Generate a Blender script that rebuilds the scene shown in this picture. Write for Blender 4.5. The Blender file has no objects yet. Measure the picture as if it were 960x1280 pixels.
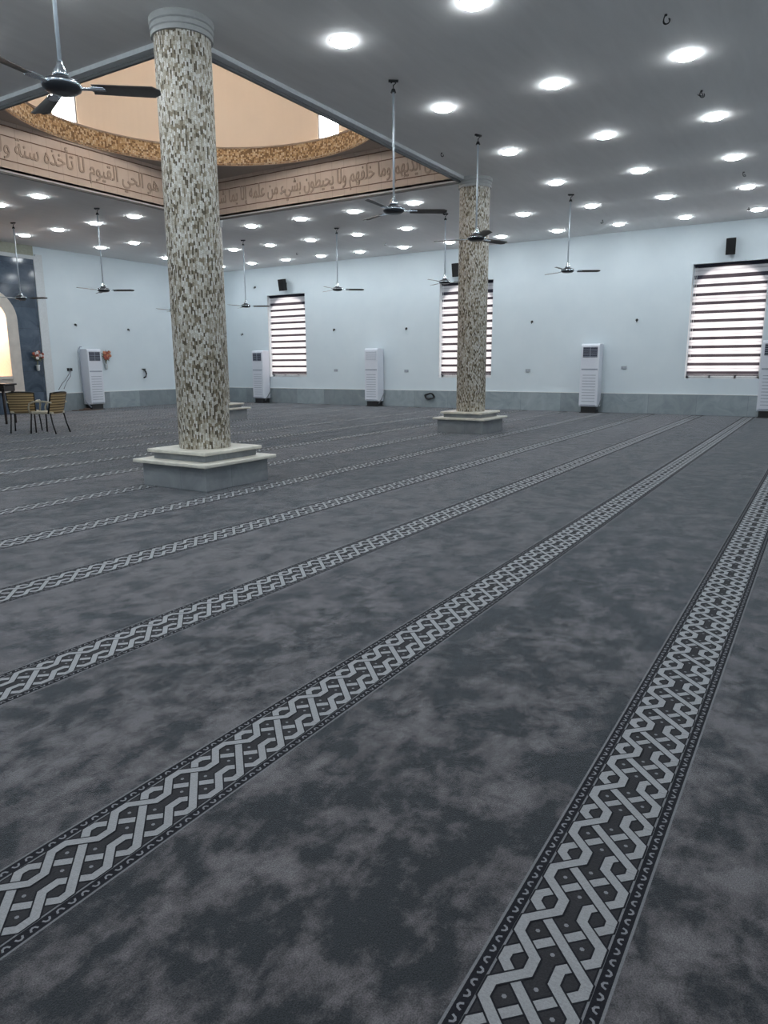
import bpy, math, random
from math import pi, sin, cos, radians, atan2, sqrt
from mathutils import Vector, Matrix
random.seed(11)
SC = bpy.context.scene
COL = SC.collection

# ------------------------------------------------------------------ dimensions
H = 4.72            # ceiling height
XR = 19.98          # window wall
YL = 19.84          # prayer-niche wall
XB, YN = -1.23, -0.96
OX0, OX1, OY0, OY1 = 6.0, 12.75, 6.23, 12.65     # square opening under the dome
DCX, DCY = 9.375, 9.44
ZS = 5.50           # soffit above the frieze
CAM_H = 1.3

# ------------------------------------------------------------------ camera (fitted to the photograph)
PITCH, YAW, ROLL, FPX = 0.2048, 0.5565, -0.0053, 879.06
fw = Vector((cos(YAW)*cos(PITCH), sin(YAW)*cos(PITCH), -sin(PITCH)))
rt = fw.cross(Vector((0, 0, 1))).normalized()
up = rt.cross(fw)
r2 = rt*cos(ROLL) + up*sin(ROLL)
u2 = -rt*sin(ROLL) + up*cos(ROLL)
cd = bpy.data.cameras.new('camera')
cam = bpy.data.objects.new('camera', cd)
COL.objects.link(cam)
cam.matrix_world = Matrix(((r2.x, u2.x, -fw.x, 0), (r2.y, u2.y, -fw.y, 0), (r2.z, u2.z, -fw.z, CAM_H), (0, 0, 0, 1)))
cd.sensor_fit = 'VERTICAL'; cd.sensor_height = 36; cd.sensor_width = 27
cd.lens = FPX/1280*36
cd.clip_start = 0.05; cd.clip_end = 100
SC.camera = cam

# ------------------------------------------------------------------ mesh builder
class MB:
    def __init__(s): s.v = []; s.f = []; s.m = []; s.sm = []
    def face(s, pts, mi=0, smooth=False):
        n = len(s.v); s.v += [tuple(p) for p in pts]; s.f.append(tuple(range(n, n+len(pts)))); s.m.append(mi); s.sm.append(smooth)
    def box(s, x0, x1, y0, y1, z0, z1, mi=0, M=None):
        p = [Vector((x, y, z)) for x in (x0, x1) for y in (y0, y1) for z in (z0, z1)]
        if M: p = [M @ q for q in p]
        n = len(s.v); s.v += [tuple(q) for q in p]
        for f in ((0, 1, 3, 2), (4, 6, 7, 5), (0, 4, 5, 1), (2, 3, 7, 6), (0, 2, 6, 4), (1, 5, 7, 3)):
            s.f.append(tuple(n+i for i in f)); s.m.append(mi); s.sm.append(False)
        return s
    def lathe(s, prof, n=32, c=(0, 0, 0), mi=0, smooth=True, M=None, caps=True):
        b = len(s.v)
        for r, z in prof:
            for k in range(n):
                a = 2*pi*k/n; q = Vector((c[0]+r*cos(a), c[1]+r*sin(a), c[2]+z))
                s.v.append(tuple(M @ q if M else q))
        for i in range(len(prof)-1):
            for k in range(n):
                k2 = (k+1) % n
                s.f.append((b+i*n+k, b+i*n+k2, b+(i+1)*n+k2, b+(i+1)*n+k)); s.m.append(mi); s.sm.append(smooth)
        if caps:
            s.f.append(tuple(b+k for k in range(n))[::-1]); s.m.append(mi); s.sm.append(False)
            e = b+(len(prof)-1)*n
            s.f.append(tuple(e+k for k in range(n))); s.m.append(mi); s.sm.append(False)
        return s
    def tube(s, pts, r, n=8, mi=0, r1=None):
        pts = [Vector(p) for p in pts]; b = len(s.v); L = len(pts)
        ref = Vector((0.31, 0.17, 0.93))
        for i, p in enumerate(pts):
            d = (pts[min(i+1, L-1)]-pts[max(i-1, 0)]).normalized()
            a = d.cross(ref)
            if a.length < 1e-3: a = d.cross(Vector((1, 0, 0)))
            a.normalize(); c = d.cross(a)
            rr = r if r1 is None else r+(r1-r)*i/(L-1)
            for k in range(n):
                t = 2*pi*k/n; s.v.append(tuple(p+a*rr*cos(t)+c*rr*sin(t)))
        for i in range(L-1):
            for k in range(n):
                k2 = (k+1) % n
                s.f.append((b+i*n+k, b+i*n+k2, b+(i+1)*n+k2, b+(i+1)*n+k)); s.m.append(mi); s.sm.append(True)
        s.f.append(tuple(b+k for k in range(n))[::-1]); s.m.append(mi); s.sm.append(False)
        e = b+(L-1)*n
        s.f.append(tuple(e+k for k in range(n))); s.m.append(mi); s.sm.append(False)
        return s
    def ball(s, c, r, n=8, mi=0, sq=(1, 1, 1)):
        b = len(s.v); rings = max(4, n//2+1)
        for i in range(rings+1):
            t = pi*i/rings
            for k in range(n):
                a = 2*pi*k/n
                s.v.append((c[0]+r*sq[0]*sin(t)*cos(a), c[1]+r*sq[1]*sin(t)*sin(a), c[2]+r*sq[2]*cos(t)))
        for i in range(rings):
            for k in range(n):
                k2 = (k+1) % n
                s.f.append((b+i*n+k, b+(i+1)*n+k, b+(i+1)*n+k2, b+i*n+k2)); s.m.append(mi); s.sm.append(True)
        return s
    def prism(s, outline, axis, a0, a1, mi=0):
        """extrude a 2-D outline along an axis (0: y,z outline; 1: x,z outline; 2: x,y outline)"""
        def P(p, a):
            return (a, p[0], p[1]) if axis == 0 else ((p[0], a, p[1]) if axis == 1 else (p[0], p[1], a))
        n = len(outline); b = len(s.v)
        s.v += [P(p, a0) for p in outline] + [P(p, a1) for p in outline]
        s.f.append(tuple(range(b, b+n))); s.f.append(tuple(range(b+n, b+2*n))[::-1])
        s.m += [mi, mi]; s.sm += [False, False]
        for k in range(n):
            k2 = (k+1) % n
            s.f.append((b+k, b+n+k, b+n+k2, b+k2)); s.m.append(mi); s.sm.append(False)
        return s
    def build(s, name, mats, parent=None, bevel=0, loc=None, fix=True):
        me = bpy.data.meshes.new(name); me.from_pydata(s.v, [], s.f)
        if not isinstance(mats, (list, tuple)): mats = [mats]
        for m in mats: me.materials.append(m)
        me.polygons.foreach_set('material_index', s.m)
        me.polygons.foreach_set('use_smooth', s.sm)
        me.update()
        if fix:
            import bmesh
            bm = bmesh.new(); bm.from_mesh(me); bmesh.ops.recalc_face_normals(bm, faces=bm.faces); bm.to_mesh(me); bm.free()
        o = bpy.data.objects.new(name, me); COL.objects.link(o)
        if parent: o.parent = parent
        if loc: o.location = loc
        if bevel:
            b = o.modifiers.new('bevel', 'BEVEL'); b.width = bevel; b.segments = 2; b.limit_method = 'ANGLE'
        return o

def tag(o, label, cat, group=None):
    o['label'] = label; o['category'] = cat
    if group: o['group'] = group
    return o
def thing(name, label, cat, loc=(0, 0, 0), rz=0, group=None):
    o = bpy.data.objects.new(name, None); COL.objects.link(o); o.empty_display_size = .1
    o.location = loc; o.rotation_euler = (0, 0, rz)
    return tag(o, label, cat, group)
def struct(o): o['kind'] = 'structure'; return o
def dup(root, loc, rz=None, label=None):
    r = root.copy(); COL.objects.link(r); r.location = loc
    if rz is not None: r.rotation_euler = (0, 0, rz)
    if label: r['label'] = label
    for ch in list(root.children):
        c = ch.copy(); COL.objects.link(c); c.parent = r
        for g in list(ch.children):
            d = g.copy(); COL.objects.link(d); d.parent = c
    return r
def project(P):
    d = Vector(P)-Vector((0, 0, CAM_H)); z = d.dot(fw)
    return (480+FPX*d.dot(r2)/z, 640-FPX*d.dot(u2)/z, z)

# ------------------------------------------------------------------ materials
class NT:
    def __init__(s, name):
        s.mat = bpy.data.materials.new(name); s.mat.use_nodes = True
        s.t = s.mat.node_tree; s.b = s.t.nodes['Principled BSDF']; s.out = s.t.nodes['Material Output']
    def n(s, typ, ins=None, **kw):
        nd = s.t.nodes.new(typ)
        for k, v in kw.items(): setattr(nd, k, v)
        for k, v in (ins or {}).items():
            if hasattr(v, 'is_output') or isinstance(v, bpy.types.NodeSocket): s.t.links.new(v, nd.inputs[k])
            else: nd.inputs[k].default_value = v
        return nd
    def math(s, op, a, b=0.0, c=0.0):
        return s.n('ShaderNodeMath', {0: a, 1: b, 2: c}, operation=op).outputs[0]
    def obj(s): return s.n('ShaderNodeTexCoord').outputs['Object']
    def noise(s, vec, scale, detail=4, rough=.55, dist=0):
        return s.n('ShaderNodeTexNoise', {'Vector': vec, 'Scale': scale, 'Detail': detail, 'Roughness': rough, 'Distortion': dist}).outputs[0]
    def ramp(s, fac, stops, interp='LINEAR'):
        nd = s.n('ShaderNodeValToRGB', {0: fac}); r = nd.color_ramp; r.interpolation = interp
        while len(r.elements) < len(stops): r.elements.new(1)
        for e, (p, c) in zip(r.elements, stops):
            e.position = p; e.color = (c[0], c[1], c[2], 1)
        return nd.outputs[0]
    def mix(s, fac, a, b, blend='MIX'):
        nd = s.t.nodes.new('ShaderNodeMix'); nd.data_type = 'RGBA'; nd.blend_type = blend
        for k, v in ((0, fac), (6, a), (7, b)):
            if isinstance(v, bpy.types.NodeSocket): s.t.links.new(v, nd.inputs[k])
            else: nd.inputs[k].default_value = v if k == 0 else (v[0], v[1], v[2], 1)
        return nd.outputs[2]
    def set(s, **kw):
        for k, v in kw.items():
            k = k.replace('_', ' ')
            if isinstance(v, bpy.types.NodeSocket): s.t.links.new(v, s.b.inputs[k])
            else:
                if k in ('Base Color', 'Emission Color', 'Sheen Tint') and len(v) == 3: v = (*v, 1)
                s.b.inputs[k].default_value = v
        return s
    def bump(s, h, strength=.3, dist=.01):
        s.t.links.new(s.n('ShaderNodeBump', {'Height': h, 'Strength': strength, 'Distance': dist}).outputs[0], s.b.inputs['Normal'])

def plain(name, col, rough=.5, metal=0, var=.06, scale=20, **kw):
    m = NT(name); nz = m.noise(m.obj(), scale)
    c = m.ramp(nz, [(.3, [x*(1-var) for x in col]), (.7, [min(1, x*(1+var)) for x in col])])
    m.set(Base_Color=c, Roughness=rough, Metallic=metal, **kw)
    return m.mat
def emit(name, col, strength):
    m = NT(name); m.set(Base_Color=(.8, .8, .8), Emission_Color=col, Emission_Strength=strength); return m.mat

M = {}
# plaster wall, slightly cool white paint
m = NT('wall_paint'); o = m.obj(); c = m.ramp(m.noise(o, 1.3, 5), [(.3, (.655, .735, .785)), (.7, (.695, .77, .815))])
m.set(Base_Color=c, Roughness=.6); m.bump(m.noise(o, 60, 3), .08, .004); M['wall'] = m.mat
# ceiling plaster with faint trowel streaks
m = NT('ceiling_plaster'); o = m.obj()
mp = m.n('ShaderNodeMapping', {'Vector': o, 'Rotation': (0, 0, .9), 'Scale': (1.2, 7, 1)}).outputs[0]
c = m.ramp(m.noise(mp, 1.0, 6, .6, .4), [(.25, (.78, .77, .765)), (.75, (.85, .84, .835))])
m.set(Base_Color=c, Roughness=.75); m.bump(m.noise(mp, 2.0, 4), .12, .01); M['ceiling'] = m.mat
M['moulding'] = plain('moulding_plaster', (.62, .65, .67), .55)
M['shadow_bead'] = plain('painted_shade_bead', (.13, .135, .14), .6)  # shade on the opening's inner lip, painted in as dark grey
M['capital'] = plain('grey_capital_plaster', (.40, .41, .41), .6)
M['white'] = plain('white_paint', (.80, .82, .83), .45)
# skirting marble
def marble(name, c0, c1, tile, rough=.25, axis=0, joint=(.17, .20, .22)):
    m = NT(name); o = m.obj()
    v = m.noise(o, 2.2, 8, .65, 1.4); c = m.ramp(v, [(.28, c0), (.5, [(a+b)/2 for a, b in zip(c0, c1)]), (.72, c1)])
    sep = m.n('ShaderNodeSeparateXYZ', {0: o})
    h = m.math('ADD', sep.outputs[0], sep.outputs[1])
    fr = m.math('FRACT', m.math('DIVIDE', h, tile[0])); fz = m.math('FRACT', m.math('DIVIDE', sep.outputs[2], tile[1]))
    j = m.math('MAXIMUM', m.math('LESS_THAN', fr, .006/tile[0]), m.math('LESS_THAN', fz, .006/tile[1]))
    cell = m.n('ShaderNodeCombineXYZ', {0: m.math('FLOOR', m.math('DIVIDE', h, tile[0])), 1: m.math('FLOOR', m.math('DIVIDE', sep.outputs[2], tile[1]))})
    wn = m.n('ShaderNodeTexWhiteNoise', {'Vector': cell.outputs[0]}).outputs[0]
    hsv = m.n('ShaderNodeHueSaturation', {'Color': c, 'Value': m.math('MULTIPLY_ADD', wn, .35, .82)}).outputs[0]
    m.set(Base_Color=m.mix(j, hsv, joint), Roughness=rough); return m.mat
M['skirt'] = marble('grey_skirting_marble', (.23, .275, .30), (.36, .41, .435), (1.2, 5.0), .35)
M['plinth'] = marble('grey_plinth_marble', (.19, .205, .225), (.345, .365, .38), (.6, 5.0), .3)
M['slab'] = plain('cream_marble_slab', (.64, .615, .545), .3, var=.1, scale=9)
M['navy'] = marble('blue_grey_marble', (.035, .055, .085), (.10, .13, .175), (1.2, .6), .10, joint=(.03, .035, .05))
M['cream_stone'] = plain('cream_stone', (.62, .57, .52), .5, var=.08, scale=6)
M['cornice'] = plain('sage_cornice', (.36, .37, .30), .6, var=.1)
M['peach'] = plain('peach_plaster', (.85, .70, .58), .6)
# split-face mosaic on cylinders
def mosaic(name, r, w, h, cols, gap, rough=.6):
    m = NT(name); o = m.obj(); sp = m.n('ShaderNodeSeparateXYZ', {0: o})
    ang = m.math('ARCTAN2', sp.outputs[1], sp.outputs[0])
    u = m.math('ADD', m.math('MULTIPLY', ang, r/w), m.math('MULTIPLY', m.noise(o, 14, 2), .9))
    v0 = m.math('DIVIDE', sp.outputs[2], h)
    cu = m.math('FLOOR', u)
    off = m.n('ShaderNodeTexWhiteNoise', {'W': cu}, noise_dimensions='1D').outputs[0]
    v = m.math('ADD', v0, m.math('MULTIPLY', off, 7.3))
    cv = m.math('FLOOR', v)
    cell = m.n('ShaderNodeCombineXYZ', {0: cu, 1: cv}).outputs[0]
    wn = m.n('ShaderNodeTexWhiteNoise', {'Vector': cell}, noise_dimensions='2D')
    big = m.noise(o, 1.6, 3)
    f = m.math('ADD', wn.outputs[0], m.math('MULTIPLY_ADD', big, .34, -.17))
    c = m.ramp(f, cols, 'CONSTANT')
    fine = m.noise(o, 90, 2)
    c = m.mix(.35, c, m.ramp(fine, [(.3, (.25, .22, .17)), (.7, (.9, .9, .88))]), 'MULTIPLY')
    fu = m.math('FRACT', u); fv = m.math('FRACT', v)
    eu = m.math('MINIMUM', fu, m.math('SUBTRACT', 1.0, fu)); ev = m.math('MINIMUM', fv, m.math('SUBTRACT', 1.0, fv))
    g = m.math('MAXIMUM', m.math('LESS_THAN', eu, .07), m.math('LESS_THAN', ev, .035))
    m.set(Base_Color=m.mix(m.math('MULTIPLY', g, .75), c, gap), Roughness=rough)
    hgt = m.math('MULTIPLY', m.math('SUBTRACT', 1.0, g), m.math('MULTIPLY_ADD', wn.outputs[0], .8, .2))
    m.bump(hgt, .7, .012); return m.mat
M['mosaic'] = mosaic('split_stone_mosaic', .285, .017, .040,
    [(0, (.12, .095, .06)), (.15, (.30, .25, .175)), (.30, (.52, .47, .385)), (.52, (.70, .665, .59)), (.76, (.84, .825, .785))], (.20, .18, .14))
M['goldmosaic'] = mosaic('gold_stone_mosaic', 3.2, .036, .034,
    [(0, (.24, .14, .065)), (.3, (.50, .32, .16)), (.55, (.68, .49, .29)), (.8, (.78, .64, .44))], (.24, .15, .08))
# tan stone frieze
m = NT('tan_frieze_stone'); o = m.obj(); sp = m.n('ShaderNodeSeparateXYZ', {0: o})
hh = m.math('ADD', sp.outputs[0], sp.outputs[1])
fr = m.math('FRACT', m.math('DIVIDE', hh, .30)); j = m.math('LESS_THAN', fr, .03)
c = m.ramp(m.noise(o, 5, 6), [(.3, (.68, .57, .49)), (.7, (.76, .65, .57))])
m.set(Base_Color=m.mix(m.math('MULTIPLY', j, .35), c, (.3, .2, .14)), Roughness=.7); m.bump(m.noise(o, 40, 3), .15, .01); M['frieze'] = m.mat
M['groove'] = plain('brown_groove', (.16, .085, .05), .8)
M['script'] = plain('carved_script_stone', (.50, .40, .33), .7)
M['drum'] = plain('tan_dome_plaster', (.78, .66, .54), .7, var=.03, scale=1.2)
M['soffit'] = plain('soffit_plaster', (.42, .38, .35), .7)
M['daylight'] = emit('bright_daylight_pane', (1, .98, .95), 18)
M['daypane'] = emit('bright_arched_pane', (1.0, .955, .935), 1.9)
M['lamp'] = emit('downlight_diffuser', (.90, .965, 1.0), 60)
M['dark_frame'] = plain('dark_window_frame', (.05, .05, .055), .4)
# blind fabrics
def fabric(name, col, tr, f):
    m = NT(name); t = m.t; o = m.obj()
    mp = m.n('ShaderNodeMapping', {'Vector': o, 'Scale': (1, 1, 60)}).outputs[0]
    c = m.ramp(m.noise(mp, 3, 2), [(.3, [x*.96 for x in col]), (.7, col)])
    d = m.n('ShaderNodeBsdfDiffuse', {'Color': c}).outputs[0]
    tl = m.n('ShaderNodeBsdfTranslucent', {'Color': (*tr, 1)}).outputs[0]
    mx = m.n('ShaderNodeMixShader', {0: f, 1: d, 2: tl}).outputs[0]
    t.links.new(mx, m.out.inputs[0]); return m.mat
M['sheer'] = fabric('sheer_white_blind', (.46, .47, .50), (.97, .92, .92), .6)
M['sheer2'] = fabric('sheer_double_blind', (.40, .40, .43), (.74, .68, .70), .55)
M['band'] = fabric('charcoal_blind_band', (.045, .05, .075), (.11, .085, .085), .35)
# carpet
def carpet(name, dark, mid, light):
    m = NT(name); o = m.obj()
    a = m.noise(o, 4.6, 8, .66, .2); b = m.noise(m.n('ShaderNodeMapping', {'Vector': o, 'Location': (7, 3, 0), 'Scale': (1, 1.3, 1)}).outputs[0], 10.5, 6, .66, .3)
    big = m.noise(o, .55, 3)
    f = m.math('MULTIPLY_ADD', b, .38, m.math('MULTIPLY_ADD', big, .16, m.math('MULTIPLY', a, .66)))
    # lanes between the patterned rows are laid with the pile leaning different ways
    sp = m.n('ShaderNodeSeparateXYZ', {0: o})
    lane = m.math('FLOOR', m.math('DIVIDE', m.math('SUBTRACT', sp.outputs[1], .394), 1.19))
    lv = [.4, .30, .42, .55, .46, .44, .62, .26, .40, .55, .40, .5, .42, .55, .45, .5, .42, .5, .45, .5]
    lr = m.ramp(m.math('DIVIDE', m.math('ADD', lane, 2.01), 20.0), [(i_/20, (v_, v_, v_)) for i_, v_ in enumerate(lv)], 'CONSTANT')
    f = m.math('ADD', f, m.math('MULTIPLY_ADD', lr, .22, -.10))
    c = m.ramp(f, [(.525, dark), (.59, mid), (.675, light)])
    g = m.noise(o, 260, 2, .7)
    c = m.mix(1.0, c, m.ramp(g, [(.3, (.55, .55, .55)), (.68, (1.4, 1.4, 1.4))]), 'MULTIPLY')
    m.set(Base_Color=c, Roughness=.95, Sheen_Weight=.6, Sheen_Roughness=.28, Sheen_Tint=(.82, .88, .95), Specular_IOR_Level=.1)
    m.bump(m.math('ADD', g, m.math('MULTIPLY', f, 2.0)), .4, .012); return m.mat
M['carpet'] = carpet('grey_mottled_carpet', (.032, .034, .038), (.076, .071, .0755), (.130, .121, .127))
def pile(name, col, sh=.2):
    m = NT(name); o = m.obj(); g = m.noise(o, 220, 2, .7)
    mp = m.n('ShaderNodeMapping', {'Vector': o, 'Scale': (300, 40, 1)}).outputs[0]
    w = m.noise(mp, 1, 2)
    c = m.ramp(m.math('MULTIPLY_ADD', g, .6, m.math('MULTIPLY', w, .4)), [(.3, [x*.78 for x in col]), (.7, [x*1.2 for x in col])])
    m.set(Base_Color=c, Roughness=.95, Sheen_Weight=sh, Sheen_Tint=(.85, .9, .95), Specular_IOR_Level=.1); m.bump(g, .3, .006); return m.mat
M['ribbon'] = pile('carpet_ribbon_grey', (.225, .222, .23), .7)
M['field'] = pile('carpet_field_charcoal', (.026, .025, .028), .1)
M['outline'] = pile('carpet_outline_black', (.012, .012, .016), .05)
M['edge'] = pile('carpet_edge_grey', (.15, .15, .16), .2)
M['chevron'] = pile('carpet_chevron_grey', (.18, .18, .195), .2)
# objects
M['chrome'] = plain('chrome', (.72, .78, .84), .22, 1.0, .03)
M['rod'] = plain('pale_metal_rod', (.62, .68, .74), .35, .6, .03)
M['fan_dark'] = plain('fan_motor_dark', (.045, .05, .06), .35, .4)
M['blade'] = plain('fan_blade_brown', (.14, .13, .125), .45, .1)
M['black'] = plain('black_plastic', (.012, .013, .015), .45)
M['speaker'] = plain('black_speaker_cabinet', (.006, .006, .007), .7)
M['grille'] = plain('black_speaker_grille', (.004, .004, .005), .9)
M['ac_white'] = plain('white_ac_plastic', (.70, .73, .80), .38, var=.02)
M['ac_grey'] = plain('grey_ac_trim', (.34, .38, .45), .45)
M['ac_dark'] = plain('dark_ac_vent', (.03, .035, .06), .5)
M['ac_slat'] = plain('pale_ac_slat', (.38, .42, .50), .4)
M['stand'] = plain('black_metal_stand', (.02, .02, .022), .5)
M['insul'] = plain('grey_pipe_insulation', (.20, .22, .24), .8)
M['wicker'] = None
m = NT('woven_wicker'); o = m.obj()
wv = m.n('ShaderNodeTexWave', {'Vector': o, 'Scale': 6, 'Distortion': .4, 'Detail': 2}, bands_direction='Z').outputs[1]
wx_ = m.n('ShaderNodeTexWave', {'Vector': o, 'Scale': 22, 'Distortion': .3}, bands_direction='X').outputs[1]
f = m.math('MULTIPLY_ADD', wv, .7, m.math('MULTIPLY', wx_, .3))
m.set(Base_Color=m.ramp(f, [(.2, (.11, .075, .035)), (.8, (.48, .36, .19))]), Roughness=.55); m.bump(f, .5, .008); M['wicker'] = m.mat
M['wicker_light'] = plain('pale_cane', (.50, .46, .36), .5, var=.15)
M['chair_leg'] = plain('dark_metal_leg', (.02, .022, .026), .4, .5)
M['dark_wood'] = plain('dark_brown_wood', (.022, .014, .012), .35, var=.3)
M['red_wood'] = plain('red_brown_wood', (.085, .022, .018), .35, var=.2)
M['blue'] = plain('blue_cushion', (.045, .10, .19), .8)
M['leaf'] = plain('dark_green_leaf', (.018, .045, .018), .5, var=.3)
M['leaf2'] = plain('muted_green_leaf', (.16, .17, .10), .6, var=.3)
M['petal_o'] = plain('orange_petal', (.55, .22, .12), .6, var=.3)
M['petal_r'] = plain('red_brown_petal', (.34, .09, .06), .6, var=.3)
M['petal_w'] = plain('white_petal', (.75, .72, .72), .6)
M['cable'] = plain('black_cable', (.015, .015, .017), .6)
M['grey_cable'] = plain('grey_cable', (.17, .18, .20), .6)
M['socket'] = plain('grey_wall_socket', (.42, .46, .50), .5)
M['brown'] = plain('brown_cardboard', (.13, .085, .065), .8)
M['pot'] = plain('dark_plant_pot', (.03, .026, .024), .5)

# ------------------------------------------------------------------ setting: walls
def wall_with_windows():
    """window wall x = XR, three recesses with an arched opening in their back plate"""
    W = [(1.46, 3.19), (8.62, 10.38), (15.60, 17.29)]
    z0, z1 = .94, 3.77
    b = MB(); D = .15
    ys = [YN]+[y for w in W for y in w]+[YL]
    X = XR
    for i in range(0, len(ys), 2): b.face([(X, ys[i], 0), (X, ys[i+1], 0), (X, ys[i+1], H), (X, ys[i], H)])
    for (a, c) in W:
        b.face([(X, a, 0), (X, c, 0), (X, c, z0), (X, a, z0)]); b.face([(X, a, z1), (X, c, z1), (X, c, H), (X, a, H)])
        b.face([(X, a, z0), (X, a, z1), (X+D, a, z1), (X+D, a, z0)], 1); b.face([(X, c, z0), (X, c, z1), (X+D, c, z1), (X+D, c, z0)], 1)
        b.face([(X, a, z0), (X, c, z0), (X+D, c, z0), (X+D, a, z0)], 1); b.face([(X, a, z1), (X, c, z1), (X+D, c, z1), (X+D, a, z1)], 1)
        # back plate around the arch
        ym = (a+c)/2; r = (c-a)/2-.005; zc = z1-.06-r*.92
        n = 24
        for k in range(n):
            t0, t1 = pi*k/n, pi*(k+1)/n
            y0_, y1_ = ym+r*cos(t0), ym+r*cos(t1); za, zb = zc+r*.92*sin(t0), zc+r*.92*sin(t1)
            b.face([(X+D, y0_, za), (X+D, y0_, z1), (X+D, y1_, z1), (X+D, y1_, zb)])
            b.face([(X+D, y0_, za), (X+D, y1_, zb), (X+D+.14, y1_, zb), (X+D+.14, y0_, za)])
        b.face([(X+D, a, z0), (X+D, a+.005, z0), (X+D, a+.005, z1), (X+D, a, z1)])
        b.face([(X+D, c, z0), (X+D, c-.005, z0), (X+D, c-.005, z1), (X+D, c, z1)])
        for yy in (a+.005, c-.005): b.face([(X+D, yy, z0), (X+D, yy, zc), (X+D+.14, yy, zc), (X+D+.14, yy, z0)])
        b.face([(X+D, a, z0), (X+D, c, z0), (X+D+.14, c, z0), (X+D+.14, a, z0)])
    # outer skin so that the wall is a closed body
    o = struct(b.build('wall_right', [M['wall'], M['white']], fix=False))
    for i, (a, c) in enumerate(W):
        ym = (a+c)/2; r = (c-a)/2+.03; zc = z1-.06-((c-a)/2)*.92
        xg = XR+.15+.10
        fr = MB()
        for yy, wd in ((a+.03, .06), (c-.03, .06), (ym-.30, .045), (ym+.30, .045)):
            ztop = zc+.92*sqrt(max(0, (r-.03)**2-(yy-ym)**2))
            fr.box(xg-.05, xg, yy-wd/2, yy+wd/2, z0, ztop)
        for zz in (z0+.03, zc): fr.box(xg-.05, xg, a, c, zz-.03, zz+.03)
        w = struct(fr.build('window_%d' % (i+1), M['white']))
        p = MB(); pts = [(a-.02, z0-.02), (c+.02, z0-.02)]+[(ym+r*cos(pi*k/24), zc+r*.92*sin(pi*k/24)) for k in range(25)]
        p.prism(pts, 0, xg, xg+.012); p.build('pane', M['daypane'], w)
    return W, z0, z1
WIN, WZ0, WZ1 = wall_with_windows()

# niche wall: marble panel with arched niche at left of frame
b = MB()
NX, NR, NS = 11.20, .52, 1.07           # niche centre, half width, sill height
NZC = 2.62
nd = .9
PX1 = 12.73
b.face([(PX1-.1, YL, 0), (XR, YL, 0), (XR, YL, H), (PX1-.1, YL, H)])
b.face([(XB, YL, 0), (NX-NR-.9, YL, 0), (NX-NR-.9, YL, H), (XB, YL, H)])
b.face([(NX-NR-.9, YL, 4.3), (PX1-.1, YL, 4.3), (PX1-.1, YL, H), (NX-NR-.9, YL, H)])
struct(b.build('wall_left', M['wall'], fix=False))
b = MB(); b.face([(XB, YN, 0), (XB, YL, 0), (XB, YL, H), (XB, YN, H)]); struct(b.build('wall_back', M['wall'], fix=False))
b = MB(); b.face([(XB, YN, 0), (XR, YN, 0), (XR, YN, H), (XB, YN, H)]); struct(b.build('wall_near', M['wall'], fix=False))
# marble facing (0.1 thick) with the arched hole
b = MB(); yf = YL-.10; x0, x1, zt = NX-NR-.9, PX1, 4.34
RO = NR+.33
def arch(r, n=20): return [(NX+r*cos(pi*k/n), NZC+r*sin(pi*k/n)) for k in range(n+1)]
A = arch(RO)
b.face([(x0, yf, 0), (NX-RO, yf, 0), (NX-RO, yf, zt), (x0, yf, zt)]); b.face([(NX+RO, yf, 0), (x1, yf, 0), (x1, yf, zt), (NX+RO, yf, zt)])
for (p, q) in zip(A, A[1:]): b.face([(p[0], yf, p[1]), (p[0], yf, zt), (q[0], yf, zt), (q[0], yf, q[1])])
b.face([(NX-RO, yf, 0), (NX+RO, yf, 0), (NX+RO, yf, .62), (NX-RO, yf, .62)])
b.face([(x1, yf, 0), (x1, YL, 0), (x1, YL, zt), (x1, yf, zt)])
struct(b.build('trim_1', M['navy'], fix=False))
# cream arch surround standing slightly proud of the marble
b = MB(); yo = yf-.04
Ai = arch(NR)
out = [(NX+RO, .62)]+A+[(NX-RO, .62)]; inn = [(NX+NR, NS)]+Ai+[(NX-NR, NS)]
for k in range(len(out)-1):
    p, q, r_, s_ = out[k], out[k+1], inn[k+1], inn[k]
    b.face([(p[0], yo, p[1]), (q[0], yo, q[1]), (r_[0], yo, r_[1]), (s_[0], yo, s_[1])])
    b.face([(p[0], yo, p[1]), (q[0], yo, q[1]), (q[0], yf+.02, q[1]), (p[0], yf+.02, p[1])])
b.face([(NX-RO, yo, .62), (NX+RO, yo, .62), (NX+NR, yo, NS), (NX-NR, yo, NS)])
b.box(NX-NR-.04, NX+NR+.04, yo-.05, yf+.05, NS-.08, NS)
struct(b.build('trim_2', M['cream_stone'], fix=False))
# recessed lit niche interior
b = MB()
for k in range(len(inn)-1):
    p, q = inn[k], inn[k+1]
    b.face([(p[0], yo, p[1]), (q[0], yo, q[1]), (q[0], yo+nd, q[1]), (p[0], yo+nd, p[1])])
b.face([(NX-NR, yo, NS), (NX+NR, yo, NS), (NX+NR, yo+nd, NS), (NX-NR, yo+nd, NS)])
b.face([(x, yo+nd, z) for x, z in inn])
struct(b.build('trim_3', M['peach'], fix=False))
ld = bpy.data.lights.new('niche_lamp', 'AREA'); ld.energy = 38; ld.color = (1, .88, .78); ld.shape = 'RECTANGLE'; ld.size = .6; ld.size_y = .5
lo = bpy.data.objects.new('niche_lamp', ld); COL.objects.link(lo); lo.location = (NX, yo+nd*.55, NZC+.36); lo.rotation_euler = (0, 0, 0)
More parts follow.
